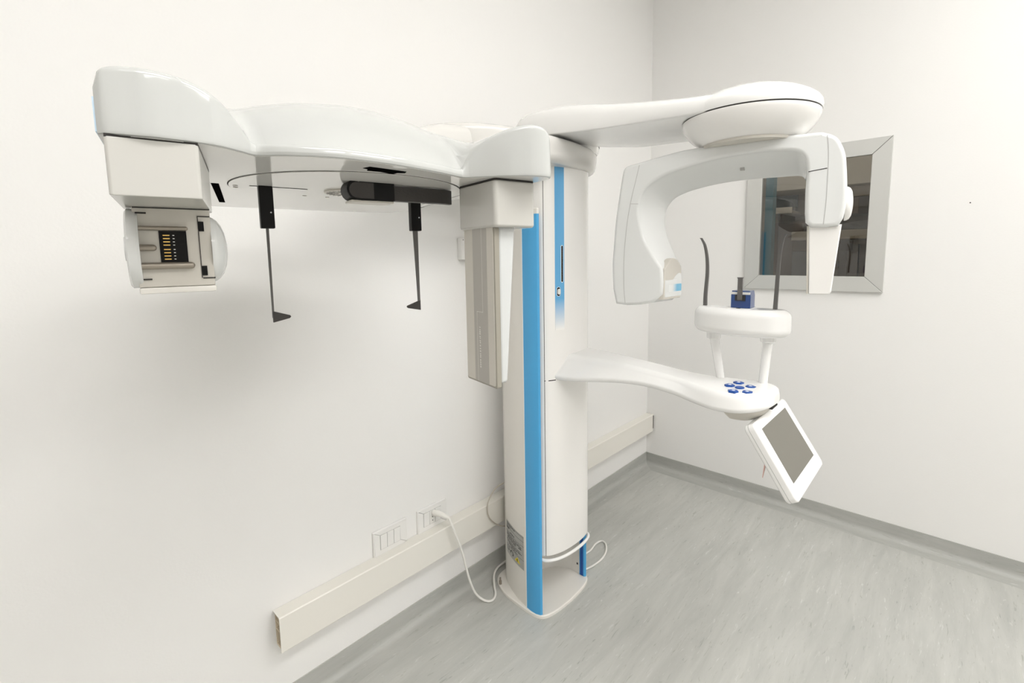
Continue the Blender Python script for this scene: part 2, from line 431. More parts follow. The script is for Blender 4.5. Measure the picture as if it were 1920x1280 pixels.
g.loft([[Vector((x, -d, z)) for d, z in prof] for x in (TX0+0.004, TX1-0.006)])
obj('divider_tray', g, M['trunk_in'], tr)
obj('end_cap', B((TX1-0.003, -TD-0.0015, TZ0+0.012), (TX1+0.001, -0.001, TZ1+0.001), 0.0008), M['trunk'], tr)
obj('joint_gap', B((TX1-0.0045, -TD-0.0022, TZ0+0.017), (TX1-0.0015, -TD+0.004, TZ1-0.006)), M['seam'], tr)

# ------------------------------------------------------------------ wall plates
def plate(x0, label, socket):
    z0, z1 = 0.296, 0.3755; x1 = x0 + 0.118
    t = empty('switch_plate' if not socket else 'socket_plate', ((x0+x1)/2, 0, 0.336)); tag(t, label, 'switch plate' if not socket else 'power socket')
    f = lambda x, z, d: Vector((x, -d, z))
    g = G(); rext(g, rrect(x0, z0, x1, z1, 0.003), f, 0.0006, 0.0075, 0.0, 0.004, 4)
    obj('cover_plate', g, M['switch'], t)
    mx = (x0+x1)/2 - 0.002
    obj('module_frame', B((mx-0.0352, -0.0079, 0.313), (mx+0.0352, -0.005, 0.3595)), M['seam_light'], t)
    for k in range(3):
        a = mx - 0.0345 + k*0.023
        if socket and k == 1:
            s = obj('socket_module', B((a+0.0008, -0.0088, 0.3138), (a+0.0222, -0.006, 0.3588), 0.0008), M['socket'], t)
            for dz in (-0.012, 0, 0.012):
                obj('contact_hole', G().lathe([(0.0017, 0), (0.0017, 0.0004)], (a+0.0115, -0.0088, 0.336+dz), (0, -1, 0), 12), M['ink'], s)
        else:
            g = G(); zt, zb = 0.3588, 0.3138
            rext(g, rrect(a+0.0007, zb, a+0.0223, zt, 0.0008, 2), lambda x, z, d, zb=zb, zt=zt: Vector((x, -d - 0.0016*(z-zb)/(zt-zb)*(1 if d > 0.007 else 0), z)), 0.006, 0.0088, 0.0, 0.0008, 2)
            obj('blank_module' if socket else 'rocker_switch', g, M['switch'], t)
    return mx
plate(-1.709, 'white wall plate with three rocker switches, above the trunking', False)
mxs = plate(-1.551, 'white wall plate with the power cord plugged into it', True)

# small white box high on the left wall
t = empty('wall_box', (-1.318, 0, 1.207))
tag(t, 'small white wall-mounted box half hidden behind the hanging grey panel', 'wall box')
obj('housing', B((-1.347, -0.022, 1.172), (-1.285, -0.0006, 1.243), 0.002), M['switch'], t)
obj('screw', G().lathe([(0.0016, 0), (0.0016, 0.0005)], (-1.340, -0.022, 1.237), (0, -1, 0), 10), M['ink'], t)

# ------------------------------------------------------------------ cables
pc = empty('power_cord', (mxs, -0.02, 0.336))
tag(pc, 'thick white power cord from the wall socket hanging down to the column base', 'power cord')
g = G()
path = cr([(mxs+0.006, -0.0095, 0.347), (mxs+0.010, -0.026, 0.349), (mxs+0.020, -0.044, 0.345), (mxs+0.032, -0.056, 0.335)], 6)
g.tube(path, [0.0105 - 0.0062*(i/(len(path)-1))**1.6 for i in range(len(path))], 16)
obj('plug', g, M['cable'], pc)
path = cr([(mxs+0.030, -0.0555, 0.3365), (-1.452, -0.066, 0.292), (-1.425, -0.075, 0.20), (-1.407, -0.079, 0.112), (-1.385, -0.085, 0.045), (-1.360, -0.100, 0.010),
           (-1.338, -0.118, 0.0045), (-1.308, -0.106, 0.0045), (-1.283, -0.075, 0.0095), (-1.252, -0.043, 0.017), (-1.215, -0.026, 0.020), (-1.16, -0.024, 0.02), (-1.10, -0.024, 0.018)], 8)
obj('cord', G().tube(path, 0.0040, 12), M['cable'], pc)
lp = obj('thin_cable', G().tube(cr([(-1.12, -0.0455, 0.342), (-1.164, -0.0455, 0.35), (-1.235, -0.046, 0.348), (-1.276, -0.048, 0.317), (-1.284, -0.049, 0.285), (-1.274, -0.049, 0.25), (-1.235, -0.047, 0.207), (-1.19, -0.0455, 0.18), (-1.16, -0.0455, 0.172), (-1.12, -0.0455, 0.178)], 8), 0.0019, 10), M['thin_cable'])
tag(lp, 'thin grey-beige cable looped in front of the trunking behind the column', 'cable')
fl = obj('floor_cable', G().tube(cr([(-1.02, -0.10, 0.004), (-0.955, -0.19, 0.004), (-0.89, -0.214, 0.004), (-0.83, -0.206, 0.004), (-0.797, -0.213, 0.004), (-0.802, -0.236, 0.004), (-0.84, -0.262, 0.004), (-0.89, -0.276, 0.004), (-0.945, -0.275, 0.004), (-1.0, -0.262, 0.004)], 8), 0.0035, 10), M['cable'])
tag(fl, 'short white cable looped on the floor to the right of the column', 'cable')

# ------------------------------------------------------------------ the x-ray machine
XC = -1.153
mach = empty('dental_xray_machine', (XC, -0.19, 0))
tag(mach, 'white and blue dental x-ray machine with column, overhead arms and touchscreen', 'x-ray machine')

# --- base plate
half = [(0.0, -0.040), (0.075, -0.046), (0.112, -0.075), (0.134, -0.135), (0.140, -0.200), (0.141, -0.262), (0.133, -0.292), (0.108, -0.309), (0.06, -0.318), (0.0, -0.321)]
def sym(h, sub=6):
    c = cr([Vector(p) for p in h], sub)
    return [Vector((XC + p.x, p.y)) for p in c] + [Vector((XC - p.x, p.y)) for p in reversed(c[1:-1])]
g = G(); rext(g, sym(half), XY, 0.0, 0.011, 0.0, 0.004)
obj('base_plate', g, M['ivory'], mach)

# --- column shell: an open channel, closed at the back, its front edges capped in blue
outer = [(0.0, -0.052), (0.045, -0.057), (0.078, -0.085), (0.100, -0.125), (0.122, -0.180), (0.1345, -0.235)]
inner = [(0.1225, -0.235), (0.112, -0.205), (0.092, -0.172), (0.05, -0.150), (0.0, -0.146)]
SHELL_TOP = 1.318
oc = cr([Vector(p) for p in outer], 6); ic = cr([Vector(p) for p in inner], 6)
ring = [(XC+p.x, p.y) for p in oc] + [(XC+p.x, p.y) for p in ic] + [(XC-p.x, p.y) for p in reversed(ic[:-1])] + [(XC-p.x, p.y) for p in reversed(oc[1:])]
g = G(); g.loft([[Vector((x, y, z)) for x, y in ring] for z in (0.011, SHELL_TOP)])
shell = obj('column_shell', g, M['ivory'], mach)
for s in (-1, 1):
    e = [(0.1290, -0.2352), (0.1347, -0.2352), (0.1372, -0.255), (0.1365, -0.275), (0.131, -0.291), (0.1245, -0.2945), (0.119, -0.289), (0.1195, -0.2690), (0.1290, -0.2690)] if s > 0 else [(0.1347, -0.2352), (0.1372, -0.255), (0.1365, -0.275), (0.131, -0.291), (0.1245, -0.2945), (0.119, -0.289), (0.1205, -0.27), (0.1205, -0.2352)]
    g = G(); rext(g, [(XC + s*x, y) for x, y in e], XY, 0.0112, SHELL_TOP-0.012, 0, 0.0)
    st = obj('edge_strip', g, M['blue'], shell)
    g = G(); rext(g, [(XC + s*x, y) for x, y in e], XY, SHELL_TOP-0.012, SHELL_TOP+0.006, 0, 0.005)
    obj('edge_cap', g, M['ivory'], shell)
    if s > 0:
        obj('edge_groove', B((XC+0.1178, -0.2850, 0.013), (XC+0.1230, -0.2735, 0.25)), M['blue_dark'], shell)
        obj('inner_flange', B((XC+0.1215, -0.2688, 0.0112), (XC+0.1288, -0.2340, SHELL_TOP)), M['ivory'], shell)
    g = G(); obj('white_edge_line', B((XC + s*0.1345 - 0.0006, -0.2350, 0.0112), (XC + s*0.1345 + 0.0006, -0.2325, SHELL_TOP-0.012)), M['white'], shell)
obj('bolt_hole', B((XC+0.1205, -0.2615, 0.044), (XC+0.1230, -0.2555, 0.051)), M['ink'], shell)
obj('levelling_screw', G().lathe([(0.005, 0), (0.005, 0.012)], (XC-0.112, -0.088, 0.011), n=12).lathe([(0.003, 0.012), (0.003, 0.024)], (XC-0.112, -0.088, 0.011), n=10), M['steel'], mach)

# --- rating label on the left flank of the shell
def shell_pt(t, z, off):
    """t runs 0..1 from back to front along the left flank"""
    n = len(oc); a = 0.50 + 0.475*t; i = min(int(a*(n-1)), n-2); u = a*(n-1) - i
    p = oc[i].lerp(oc[i+1], u); tg = (oc[i+1]-oc[i]).normalized(); nn = Vector((-tg.y, tg.x))
    if nn.x < 0: nn = -nn
    p = p + nn*off
    return Vector((XC - p.x, p.y, z))
def patch(t0, t1, z0, z1, off, n=10):
    g = G(); k = [t0 + (t1-t0)*i/n for i in range(n+1)]
    vs = [shell_pt(t, z, o) for o in (off-0.0004, off) for z in (z0, z1) for t in k]; m_ = n+1
    fs = []
    for i in range(n):
        fs += [[i, i+1, m_+i+1, m_+i], [2*m_+i, 3*m_+i, 3*m_+i+1, 2*m_+i+1], [i, 2*m_+i, 2*m_+i+1, i+1], [m_+i, m_+i+1, 3*m_+i+1, 3*m_+i]]
    fs += [[0, m_, 3*m_, 2*m_], [n, 2*m_+n, 3*m_+n, m_+n]]
    return g.add(vs, fs)
LZ0, LZ1 = 0.135, 0.255
lab = obj('rating_label', patch(0, 0.95, LZ0, LZ1, 0.0008), M['label_grey'], shell)
random.seed(4)
g = G()
rows = [(0.246, 0.05, 0.55, 0.0022), (0.240, 0.05, 0.35, 0.0022), (0.230, 0.04, 0.22, 0.0055), (0.222, 0.30, 0.52, 0.003), (0.212, 0.05, 0.80, 0.0014),
        (0.206, 0.05, 0.85, 0.0024), (0.200, 0.12, 0.62, 0.0026), (0.200, 0.72, 0.86, 0.0030), (0.195, 0.1, 0.6, 0.002), (0.188, 0.05, 0.80, 0.0016), (0.182, 0.1, 0.86, 0.0022), (0.177, 0.2, 0.62, 0.002), (0.172, 0.32, 0.68, 0.0018)]
for z, a, b, h in rows:
    t = a
    while t < b:
        e = min(b, t + random.uniform(0.05, 0.13)); q = patch(t, e, z, z+h, 0.0011, 2); g.add(q.v, q.f); t = e + 0.018
for z in (0.250, 0.235, 0.218, 0.168): q = patch(0.0, 0.95, z, z+0.0006, 0.0011, 8); g.add(q.v, q.f)
# square and curved symbols on its lower edge
for a, b, z, h in ((0.08, 0.10, 0.150, 0.016), (0.08, 0.2, 0.150, 0.0016), (0.19, 0.21, 0.150, 0.016)):
    q = patch(a, b, z, z+h, 0.0011, 2); g.add(q.v, q.f)
for k in range(14):
    q0 = math.radians(200 - 260*k/14); t = 0.38 + 0.075*math.cos(q0); z = 0.1535 + 0.0075*math.sin(q0)
    q = patch(t-0.018, t+0.018, z-0.0012, z+0.0012, 0.0011, 1); g.add(q.v, q.f)
obj('label_print', g, M['ink'], shell)
g = G(); p = [shell_pt(0.54, 0.145, 0.0010), shell_pt(0.80, 0.145, 0.0010), shell_pt(0.67, 0.163, 0.0010)]
q = [shell_pt(0.54, 0.145, 0.0014), shell_pt(0.80, 0.145, 0.0014), shell_pt(0.67, 0.163, 0.0014)]
g.loft([p, q]); obj('warning_triangle', g, M['yellow'], shell)
g = G(); q = patch(0.655, 0.685, 0.1505, 0.157, 0.0018, 1); g.add(q.v, q.f); q = patch(0.655, 0.685, 0.1475, 0.149, 0.0018, 1); g.add(q.v, q.f)
obj('warning_mark', g, M['ink'], shell)

# --- moving carriage inside the channel
CZ0, CZ1 = 0.205, 1.447
fr = [(-0.114, -0.246), (-0.113, -0.272), (-0.1065, -0.292), (-0.088, -0.3075), (-0.05, -0.3215), (0.0, -0.328), (0.05, -0.328), (0.088, -0.322), (0.108, -0.312), (0.1155, -0.296), (0.1165, -0.27), (0.1165, -0.246)]
fc = cr([Vector(p) for p in fr], 5)
bk = [(0.1165, -0.24), (0.10, -0.20), (0.08, -0.175), (0.05, -0.156), (0.0, -0.152), (-0.05, -0.156), (-0.08, -0.175), (-0.10, -0.20), (-0.114, -0.24)]
cring = [(XC+p.x, p.y) for p in fc] + [(XC+x, y) for x, y in bk]
def front_y(x):
    """carriage front surface at world x"""
    for i in range(len(fc)-1):
        a, b = fc[i], fc[i+1]
        if a.x <= x-XC <= b.x and a.y < -0.25 and b.y < -0.25: return a.y + (b.y-a.y)*(x-XC-a.x)/max(b.x-a.x, 1e-9)
    return -0.328
g = G(); rext(g, cring, XY, CZ0, CZ1, 0.004, 0.0)
car = obj('carriage', g, M['white_soft'], mach)
def fpatch(x0, x1, z0, z1, off, thick=0.0006, n=8):
    g = G(); xs = [x0 + (x1-x0)*i/n for i in range(n+1)]
    g.loft([[Vector((x, front_y(x)-off, z0)), Vector((x, front_y(x)-off, z1)), Vector((x, front_y(x)-off+thick+0.001, z1)), Vector((x, front_y(x)-off+thick+0.001, z0))] for x in xs])
    return g
# long seam between the side strip and the front cover, and the short one at the arm
obj('cover_seam', fpatch(-1.2580, -1.2570, CZ0+0.002, 1.445, 0.0002, n=2), M['seam'], car)
obj('cross_seam', fpatch(-1.257, -1.226, 0.7905, 0.7935, 0.0003, n=3), M['seam'], car)
M['stripe'] = gradient('blue_stripe_print', 'Z', -0.247, -0.15, (0.90, 0.885, 0.86), (0.13, 0.42, 0.73))
sg = fpatch(-1.2265, -1.1925, 0.95, 1.446, 0.0007)
st = obj('blue_stripe', sg, M['stripe'], car)
st['label'] = 'sky-blue stripe fading to white at its lower end'
def oval(x, z, w, h, off, thick, material, name):
    g = G(); o = rrect(x-w/2, z-h/2, x+w/2, z+h/2, min(w, h)/2*0.98, 6)
    rext(g, o, lambda a, c, d: Vector((a, front_y(a)-d, c)), off-thick, off, 0, 0); return obj(name, g, material, car)
oval(-1.2015, 1.155, 0.0095, 0.115, 0.0010, 0.002, M['key_white'], 'slot_rim')
oval(-1.2015, 1.155, 0.0060, 0.111, 0.0013, 0.002, M['black'], 'guide_slot')
oval(-1.2150, 1.070, 0.0135, 0.030, 0.0010, 0.002, M['key_white'], 'button_rim')
oval(-1.2150, 1.070, 0.0110, 0.027, 0.0013, 0.002, M['black'], 'button_recess')
oval(-1.2140, 1.070, 0.0095, 0.018, 0.0030, 0.004, M['switch'], 'release_button')
# rounded bumper bar under the front cover
bp = [Vector((XC+p.x*0.985, p.y-0.004, 0.192)) for p in fc if p.y < -0.262]
g = G(); g.tube(bp, 0.0052, 12); obj('bumper_bar', g, M['white'], mach)

# --- column head that carries both arms
head = [(-0.978, -0.30), (-1.04, -0.336), (-1.13, -0.357), (-1.24, -0.366), (-1.376, -0.361), (-1.478, -0.342), (-1.57, -0.290), (-1.615, -0.215), (-1.605, -0.15), (-1.54, -0.11), (-1.38, -0.085), (-1.2, -0.07), (-1.06, -0.075), (-0.985, -0.12), (-0.955, -0.20), (-0.956, -0.265)]
hc = cr([Vector(p) for p in head], 5, True)
g = G(); rings = []
for ins, z in [(0.026, 1.447), (0.018, 1.4485), (0.011, 1.453), (0.006, 1.460), (0.003, 1.470), (0.001, 1.485), (0.0, 1.500), (0.001, 1.508), (0.005, 1.514), (0.012, 1.518), (0.024, 1.519)]:
    rings.append([Vector((p.x, p.y, z)) for p in inset(hc, ins)] if ins else [Vector((p.x, p.y, z)) for p in hc])
g.loft(rings); obj('column_head', g, M['head'], mach)

# --- upper swing arm
UA = [  # y, centre x, half width, z bottom (near side), belly, z top
    (-0.135, -1.155, 0.030, 1.545, 1.545, 1.588), (-0.150, -1.155, 0.062, 1.535, 1.535, 1.608), (-0.18, -1.156, 0.090, 1.527, 1.525, 1.618), (-0.23, -1.158, 0.108, 1.530, 1.530, 1.623),
    (-0.32, -1.160, 0.115, 1.530, 1.528, 1.619), (-0.42, -1.163, 0.112, 1.521, 1.510, 1.605), (-0.52, -1.166, 0.108, 1.512, 1.494, 1.584), (-0.60, -1.167, 0.110, 1.507, 1.490, 1.569),
    (-0.68, -1.163, 0.120, 1.501, 1.487, 1.555), (-0.74, -1.157, 0.132, 1.496, 1.486, 1.546), (-0.80, -1.15, 0.140, 1.494, 1.488, 1.540)]
g = G(); rings = []
US = list(zip(*UA))
ys = cr([Vector((a, b, c)) for a, b, c in zip(US[0], US[1], US[2])], 4); zs_ = cr([Vector((a, b, c)) for a, b, c in zip(US[3], US[4], US[5])], 4)
for p, q in zip(ys, zs_):
    y, cx, hw = p; zb, zc, zt = q
    h = zt - zb; ring = []
    side = [(-1.0, zb), (-1.01, zb+0.25*h), (-0.985, zb+0.5*h), (-0.93, zb+0.70*h), (-0.80, zb+0.86*h), (-0.55, zb+0.96*h), (-0.25, zt), (0.25, zt), (0.55, zb+0.96*h), (0.80, zb+0.86*h), (0.93, zb+0.70*h), (0.985, zb+0.5*h), (1.01, zb+0.2*h), (1.0, zc+0.006), (0.97, zc), (0.5, zc-0.001), (0.0, (zc+zb)/2-0.002), (-0.6, zb-0.003), (-0.97, zb-0.003)]
    rings.append([Vector((cx + u*hw, y, z)) for u, z in side])
g.loft(rings); arm = obj('swing_arm', g, M['white'], mach, angle=50)
g = G().lathe([(0.0790, 1.5270), (0.0790, 1.5300)], (-1.055, -0.268, 0)); obj('pivot_gap', g, M['seam'], mach)
g = G().lathe([(0.072, 1.505), (0.0755, 1.512), (0.077, 1.520), (0.0775, 1.5275)], (-1.055, -0.268, 0)); obj('pivot_collar', g, M['white_soft'], mach)

# --- rotation disc: domed lid, dark seam, shallow bowl below
DC = (-1.15, -0.832, 0)
g = G().lathe([(0.1475, 1.4935), (0.149, 1.500), (0.1485, 1.509), (0.145, 1.5165), (0.135, 1.5255), (0.118, 1.536), (0.095, 1.546), (0.068, 1.552), (0.04, 1.5555), (0.012, 1.5565)], DC, n=96); obj('disc_lid', g, M['white'], mach)
g = G().lathe([(0.1455, 1.4905), (0.1455, 1.4937)], DC, n=96); obj('disc_seam', g, M['seam'], mach)
g = G().lathe([(0.100, 1.434), (0.105, 1.4365), (0.112, 1.441), (0.121, 1.448), (0.131, 1.458), (0.140, 1.470), (0.1455, 1.4815), (0.1465, 1.4875), (0.1465, 1.4906)], DC, n=96); obj('disc_bowl', g, M['white_soft'], mach)
g = G().lathe([(0.101, 1.4285), (0.101, 1.4345)], DC, n=64); obj('disc_neck', g, M['beige'], mach)

# --- C-arm: local a runs from the tube head to the sensor, b towards the left wall's near end
AA = math.radians(-80)
AX = Vector((math.cos(AA), math.sin(AA), 0)); BX = Vector((math.sin(AA), -math.cos(AA), 0)); OC = Vector((-1.15, -0.832, 0))
def WA(a, z, b): return OC + AX*a + BX*b + Vector((0, 0, z))
top = [Vector((-0.302, 1.049))] + cr([(-0.3105, 1.088), (-0.313, 1.154), (-0.309, 1.22), (-0.305, 1.27), (-0.2965, 1.33), (-0.288, 1.384), (-0.283, 1.402), (-0.271, 1.410), (-0.237, 1.4155), (-0.165, 1.427), (-0.109, 1.4325), (0.029, 1.4345), (0.135, 1.4325), (0.155, 1.429), (0.176, 1.416), (0.190, 1.386), (0.195, 1.351), (0.198, 1.309), (0.1975, 1.276), (0.194, 1.25)], 5) + [Vector((0.186, 1.2345)), Vector((0.165, 1.2325))]
inn = [Vector((0.137, 1.2335)), Vector((0.1265, 1.244))] + cr([(0.1245, 1.265), (0.1235, 1.308), (0.124, 1.352), (0.1205, 1.376), (0.114, 1.3885), (0.101, 1.397), (0.075, 1.4015), (0.030, 1.4045), (-0.036, 1.402), (-0.095, 1.3945), (-0.153, 1.382), (-0.185, 1.3715), (-0.212, 1.357), (-0.228, 1.341), (-0.237, 1.320), (-0.240, 1.297), (-0.238, 1.274), (-0.232, 1.245), (-0.222, 1.215), (-0.201, 1.178)], 5) 
tube = [Vector(p) for p in [(-0.1785, 1.147), (-0.176, 1.11), (-0.1775, 1.078), (-0.20, 1.0565), (-0.235, 1.049), (-0.272, 1.046)]]
inb = [Vector((0.137, 1.2335)), Vector((0.1265, 1.244))] + cr([(0.1245, 1.265), (0.1235, 1.300), (0.121, 1.340), (0.116, 1.352), (0.108, 1.356), (0.095, 1.357), (0.065, 1.3575), (0.02, 1.3585), (-0.036, 1.357), (-0.085, 1.352), (-0.128, 1.344), (-0.152, 1.337), (-0.170, 1.329), (-0.184, 1.317), (-0.194, 1.302), (-0.198, 1.286), (-0.199, 1.265), (-0.196, 1.243), (-0.187, 1.214), (-0.170, 1.176)], 5)
tubeb = [Vector(p) for p in [(-0.154, 1.147), (-0.1515, 1.11), (-0.153, 1.078), (-0.175, 1.0565), (-0.225, 1.049), (-0.272, 1.046)]]
prof, profb = top + inn + tube, top + inb + tubeb
assert len(prof) == len(profb)
BF, BBK = 0.055, -0.045
g = G(); rings = []
for k in range(6):
    q = PI/2*k/5; rings.append([WA(p.x, p.y, BBK + 0.010*(1-math.cos(q))) for p in inset(profb, 0.010*(1-math.sin(q)) + 1e-5)])
for k in range(1, 12):
    t = k/12; t2 = t**1.15
    rings.append([WA(p.x + (q.x-p.x)*t2, p.y + (q.y-p.y)*t2, BBK+0.010 + (BF-0.009-BBK-0.010)*t) for p, q in zip(profb, prof)])
for k in range(6):
    q = PI/2*k/5; rings.append([WA(p.x, p.y, BF - 0.009*(1-math.sin(q))) for p in inset(prof, 0.009*(1-math.cos(q)) + 1e-5)])
g.loft(rings)
ca = obj('c_arm', g, M['grey_white'], mach, angle=40)
def on_front(pts, wd, name, mt, parent, b=BF, off=0.0004):
    """thin printed/joint line on the front of the C-arm"""
    g = G(); P = [Vector(p) for p in pts]; L_ = []; R_ = []
    for i, p in enumerate(P):
        t = (P[min(i+1, len(P)-1)] - P[max(i-1, 0)]).normalized(); n = Vector((-t.y, t.x))*wd/2
        L_.append(p+n); R_.append(p-n)
    g.loft([[WA(l.x, l.y, b-0.001), WA(l.x, l.y, b+off), WA(r.x, r.y, b+off), WA(r.x, r.y, b-0.001)] for l, r in zip(L_, R_)])
    return obj(name, g, mt, parent)
on_front(cr([(-0.241, 1.4075), (-0.250, 1.37), (-0.262, 1.32), (-0.272, 1.26), (-0.279, 1.18), (-0.279, 1.10), (-0.275, 1.053)], 6), 0.0011, 'shell_seam', M['seam_light'], ca)
on_front([(-0.263, 1.312), (-0.243, 1.3105)], 0.0011, 'cross_joint', M['seam_light'], ca)
on_front(cr([(0.158, 1.4235), (0.1615, 1.39), (0.1625, 1.34), (0.162, 1.28), (0.1595, 1.239)], 6), 0.0011, 'end_seam', M['seam_light'], ca)
on_front([(0.1275, 1.3515), (0.161, 1.3555)], 0.0016, 'leg_joint', M['seam'], ca)
# the tube head's window facing the sensor, with the printed blue bar
def WT(b, z, a): return WA(a + (BF-b)*0.255, z, b)
wl = [(0.047, 1.064), (0.0475, 1.143), (0.030, 1.157)] + [(0.024*math.cos(q) + 0.004, 1.158 + 0.012*math.sin(q)) for q in [PI*k/8 for k in range(1, 8)]] + [(-0.026, 1.157), (-0.0365, 1.142), (-0.037, 1.075), (-0.033, 1.064)]
g = G(); rext(g, wl, WT, -0.19, -0.1755, 0.0, 0.003, 4)
hd = obj('tube_window', g, M['beige'], ca)
g = G(); rext(g, rrect(-0.0355, 1.070, 0.0455, 1.114, 0.003), WT, -0.178, -0.1745, 0, 0.0006, 2); obj('window_plate', g, M['grey_white'], ca)
M['bar'] = gradient('blue_bar_print', 'X', -0.012, 0.010, (0.77, 0.78, 0.77), (0.20, 0.52, 0.74))
g = G(); rext(g, rrect(-0.034, 1.083, 0.030, 1.102, 0.001, 2), WT, -0.1765, -0.1742, 0, 0)
obj('blue_bar', g, M['bar'], ca)
# sensor panel under the short leg and the round dial on its end
sp = [(0.133, 1.238), (0.139, 1.0895), (0.1425, 1.0875), (0.177, 1.0885), (0.1805, 1.094), (0.1925, 1.238)]
g = G(); rext(g, sp, WA, -0.036, 0.043, 0.003, 0.003); obj('sensor_panel', g, M['white_soft'], ca)
g = G(); rext(g, [(0.1295, 1.237), (0.1350, 1.0885), (0.1385, 1.0885), (0.1335, 1.237)], WA, -0.034, 0.0415, 0.0008, 0.0008, 2); obj('sensor_face', g, M['beige'], ca)
g = G().lathe([(0.036, 0.0), (0.036, 0.004), (0.033, 0.009), (0.026, 0.0125), (0.012, 0.0145), (0.003, 0.015)], WA(0.196, 1.283, 0.006), AX, 48); obj('end_dial', g, M['white_soft'], ca)
g = G(); rext(g, rrect(-0.028, 1.3925, -0.020, 1.3985, 0.001, 2), WA, 0.02, 0.026, 0, 0); obj('laser_port', B((-0.012, 0.002, 1.3755), (-0.003, 0.011, 1.386), f=lambda a, b, z: WA(a, z, b)), M['seam_light'], ca)

# --- lower arm with key pad, chin rest and touchscreen
CA = [ # y, centre x, half width, z bottom, z top, slope of the near flank
    (-0.300, -1.138, 0.090, 0.792, 0.872, 0.034), (-0.345, -1.141, 0.088, 0.793, 0.872, 0.034), (-0.43, -1.147, 0.078, 0.803, 0.872, 0.026), (-0.53, -1.150, 0.066, 0.816, 0.869, 0.018), (-0.61, -1.154, 0.060, 0.820, 0.864, 0.012),
    (-0.69, -1.160, 0.062, 0.816, 0.858, 0.014), (-0.75, -1.168, 0.073, 0.811, 0.856, 0.008), (-0.81, -1.176, 0.085, 0.809, 0.857, 0.006), (-0.86, -1.176, 0.086, 0.812, 0.859, 0.005), (-0.895, -1.172, 0.072, 0.817, 0.860, 0.004), (-0.915, -1.168, 0.050, 0.823, 0.857, 0.003), (-0.924, -1.166, 0.022, 0.829, 0.850, 0.002)]
g = G(); rings = []
p3 = cr([Vector(c[:3]) for c in CA], 4); pz = cr([Vector(c[3:]) for c in CA], 4)
for p, q in zip(p3, pz):
    y, cx, hw = p; zb, zt, ti = q; ring = []
    r = min(0.018, (zt-zb)*0.42, hw*0.8); zl = zt - ti*0.12; rl = r + ti*0.6; phi = math.degrees(math.atan2(ti, (zt-zb)*0.55))
    for px_, pz_, a in ((cx+hw-r, zt-r, 0), (cx-hw+rl+ti, zl-rl, 90), (cx-hw+r*0.6, zb+r*0.6, 180), (cx+hw-r*0.6, zb+r*0.6, 270)):
        rr = r if a == 0 else rl if a == 90 else r*0.6
        a0, a1 = (a, a+90) if a in (0, 270) else (90, 180-phi) if a == 90 else (180-phi, 270)
        for k in range(6):
            t = math.radians(a0 + (a1-a0)*k/5); ring.append(Vector((px_ + rr*math.cos(t), y, pz_ + rr*math.sin(t))))
    rings.append(ring)
g.loft(rings); la = obj('lower_arm', g, M['white'], mach, angle=50)
def ztop(x, y): return 0.8585
KEYS = [(-1.192, -0.824, 0.4), (-1.143, -0.833, 0), (-1.173, -0.868, 0), (-1.238, -0.848, 0), (-1.227, -0.875, 0), (-1.2, -0.851, 0)]
KC = Vector((-1.197, -0.850))
def key(cx, cy, r, square=True):
    d = Vector((cx, cy)) - KC; g = G()
    if square and d.length > 0.01:
        u = d.normalized(); v = Vector((-u.y, u.x))
        o = [Vector((cx, cy)) + u*a + v*b for a, b in ((-r*0.85, -r*0.45), (-r*0.85, r*0.45), (r*0.1, r*1.05), (r*0.85, r*0.6), (r*0.85, -r*0.6), (r*0.1, -r*1.05))]
    else: o = [Vector((cx + r*math.cos(2*PI*k/16), cy + r*math.sin(2*PI*k/16))) for k in range(16)]
    rext(g, o, XY, 0.8535, 0.8612, 0, 0.001, 2); return g
KEYPOS = []
KEYPOS = [(-1.190, -0.825), (-1.154, -0.834), (-1.173, -0.867), (-1.235, -0.848), (-1.224, -0.875)]
for x, y in KEYPOS:
    kk = obj('function_key', key(x, y, 0.0118), M['blue_dark'], la)
    d = (Vector((x, y)) - KC)
    obj('key_symbol', G().lathe([(0.0042, 0.8611), (0.0042, 0.8615)], (x, y, 0), n=5), M['key_white'], la)
obj('centre_key', key(KC.x, KC.y, 0.0105, False), M['blue_dark'], la)
# collar under the arm's end that carries the screen
so = cr([Vector(p) for p in [(-1.245, -0.83), (-1.2, -0.805), (-1.13, -0.81), (-1.10, -0.86), (-1.12, -0.905), (-1.18, -0.910), (-1.235, -0.885)]], 4, True)
g = G(); g.loft([[Vector((p.x, p.y, z)) for p in inset(so, i)] for i, z in ((0.028, 0.786), (0.022, 0.788), (0.012, 0.798), (0.003, 0.810), (0.0005, 0.816))]); obj('screen_bracket', g, M['beige'], mach)
obj('bracket_gap', B((-1.175, -0.917, 0.8135), (-1.13, -0.902, 0.8175)), M['seam'], mach)

# touchscreen, tilted back
TS = math.radians(57.6)
E1 = Vector((1, 0, 0)); E2 = Vector((0, -math.cos(TS), -math.sin(TS))); E3 = E1.cross(E2).normalized()
if E3.y > 0: E3 = -E3
MC = Vector((-1.13, -0.9005, 0.7985))
def WM(x, y, d): return MC + E1*x + E2*y + E3*d
mon = obj('touchscreen', rext(G(), rrect(-0.131, 0.0, 0.131, 0.182, 0.014, 6), WM, -0.026, 0.0, 0.006, 0.005), M['white'], mach)
g = G(); rext(g, rrect(-0.1305, 0.0005, 0.1305, 0.1815, 0.014, 6), WM, -0.0155, -0.0145, 0, 0); 
obj('casing_seam', rext(G(), rrect(-0.1315, -0.0005, 0.1315, 0.1825, 0.0145, 6), WM, -0.0160, -0.0150, 0, 0), M['seam_light'], mon)
obj('display', B((-0.101, 0.020, -0.002), (0.097, 0.148, 0.0006), f=WM), M['screen'], mon)
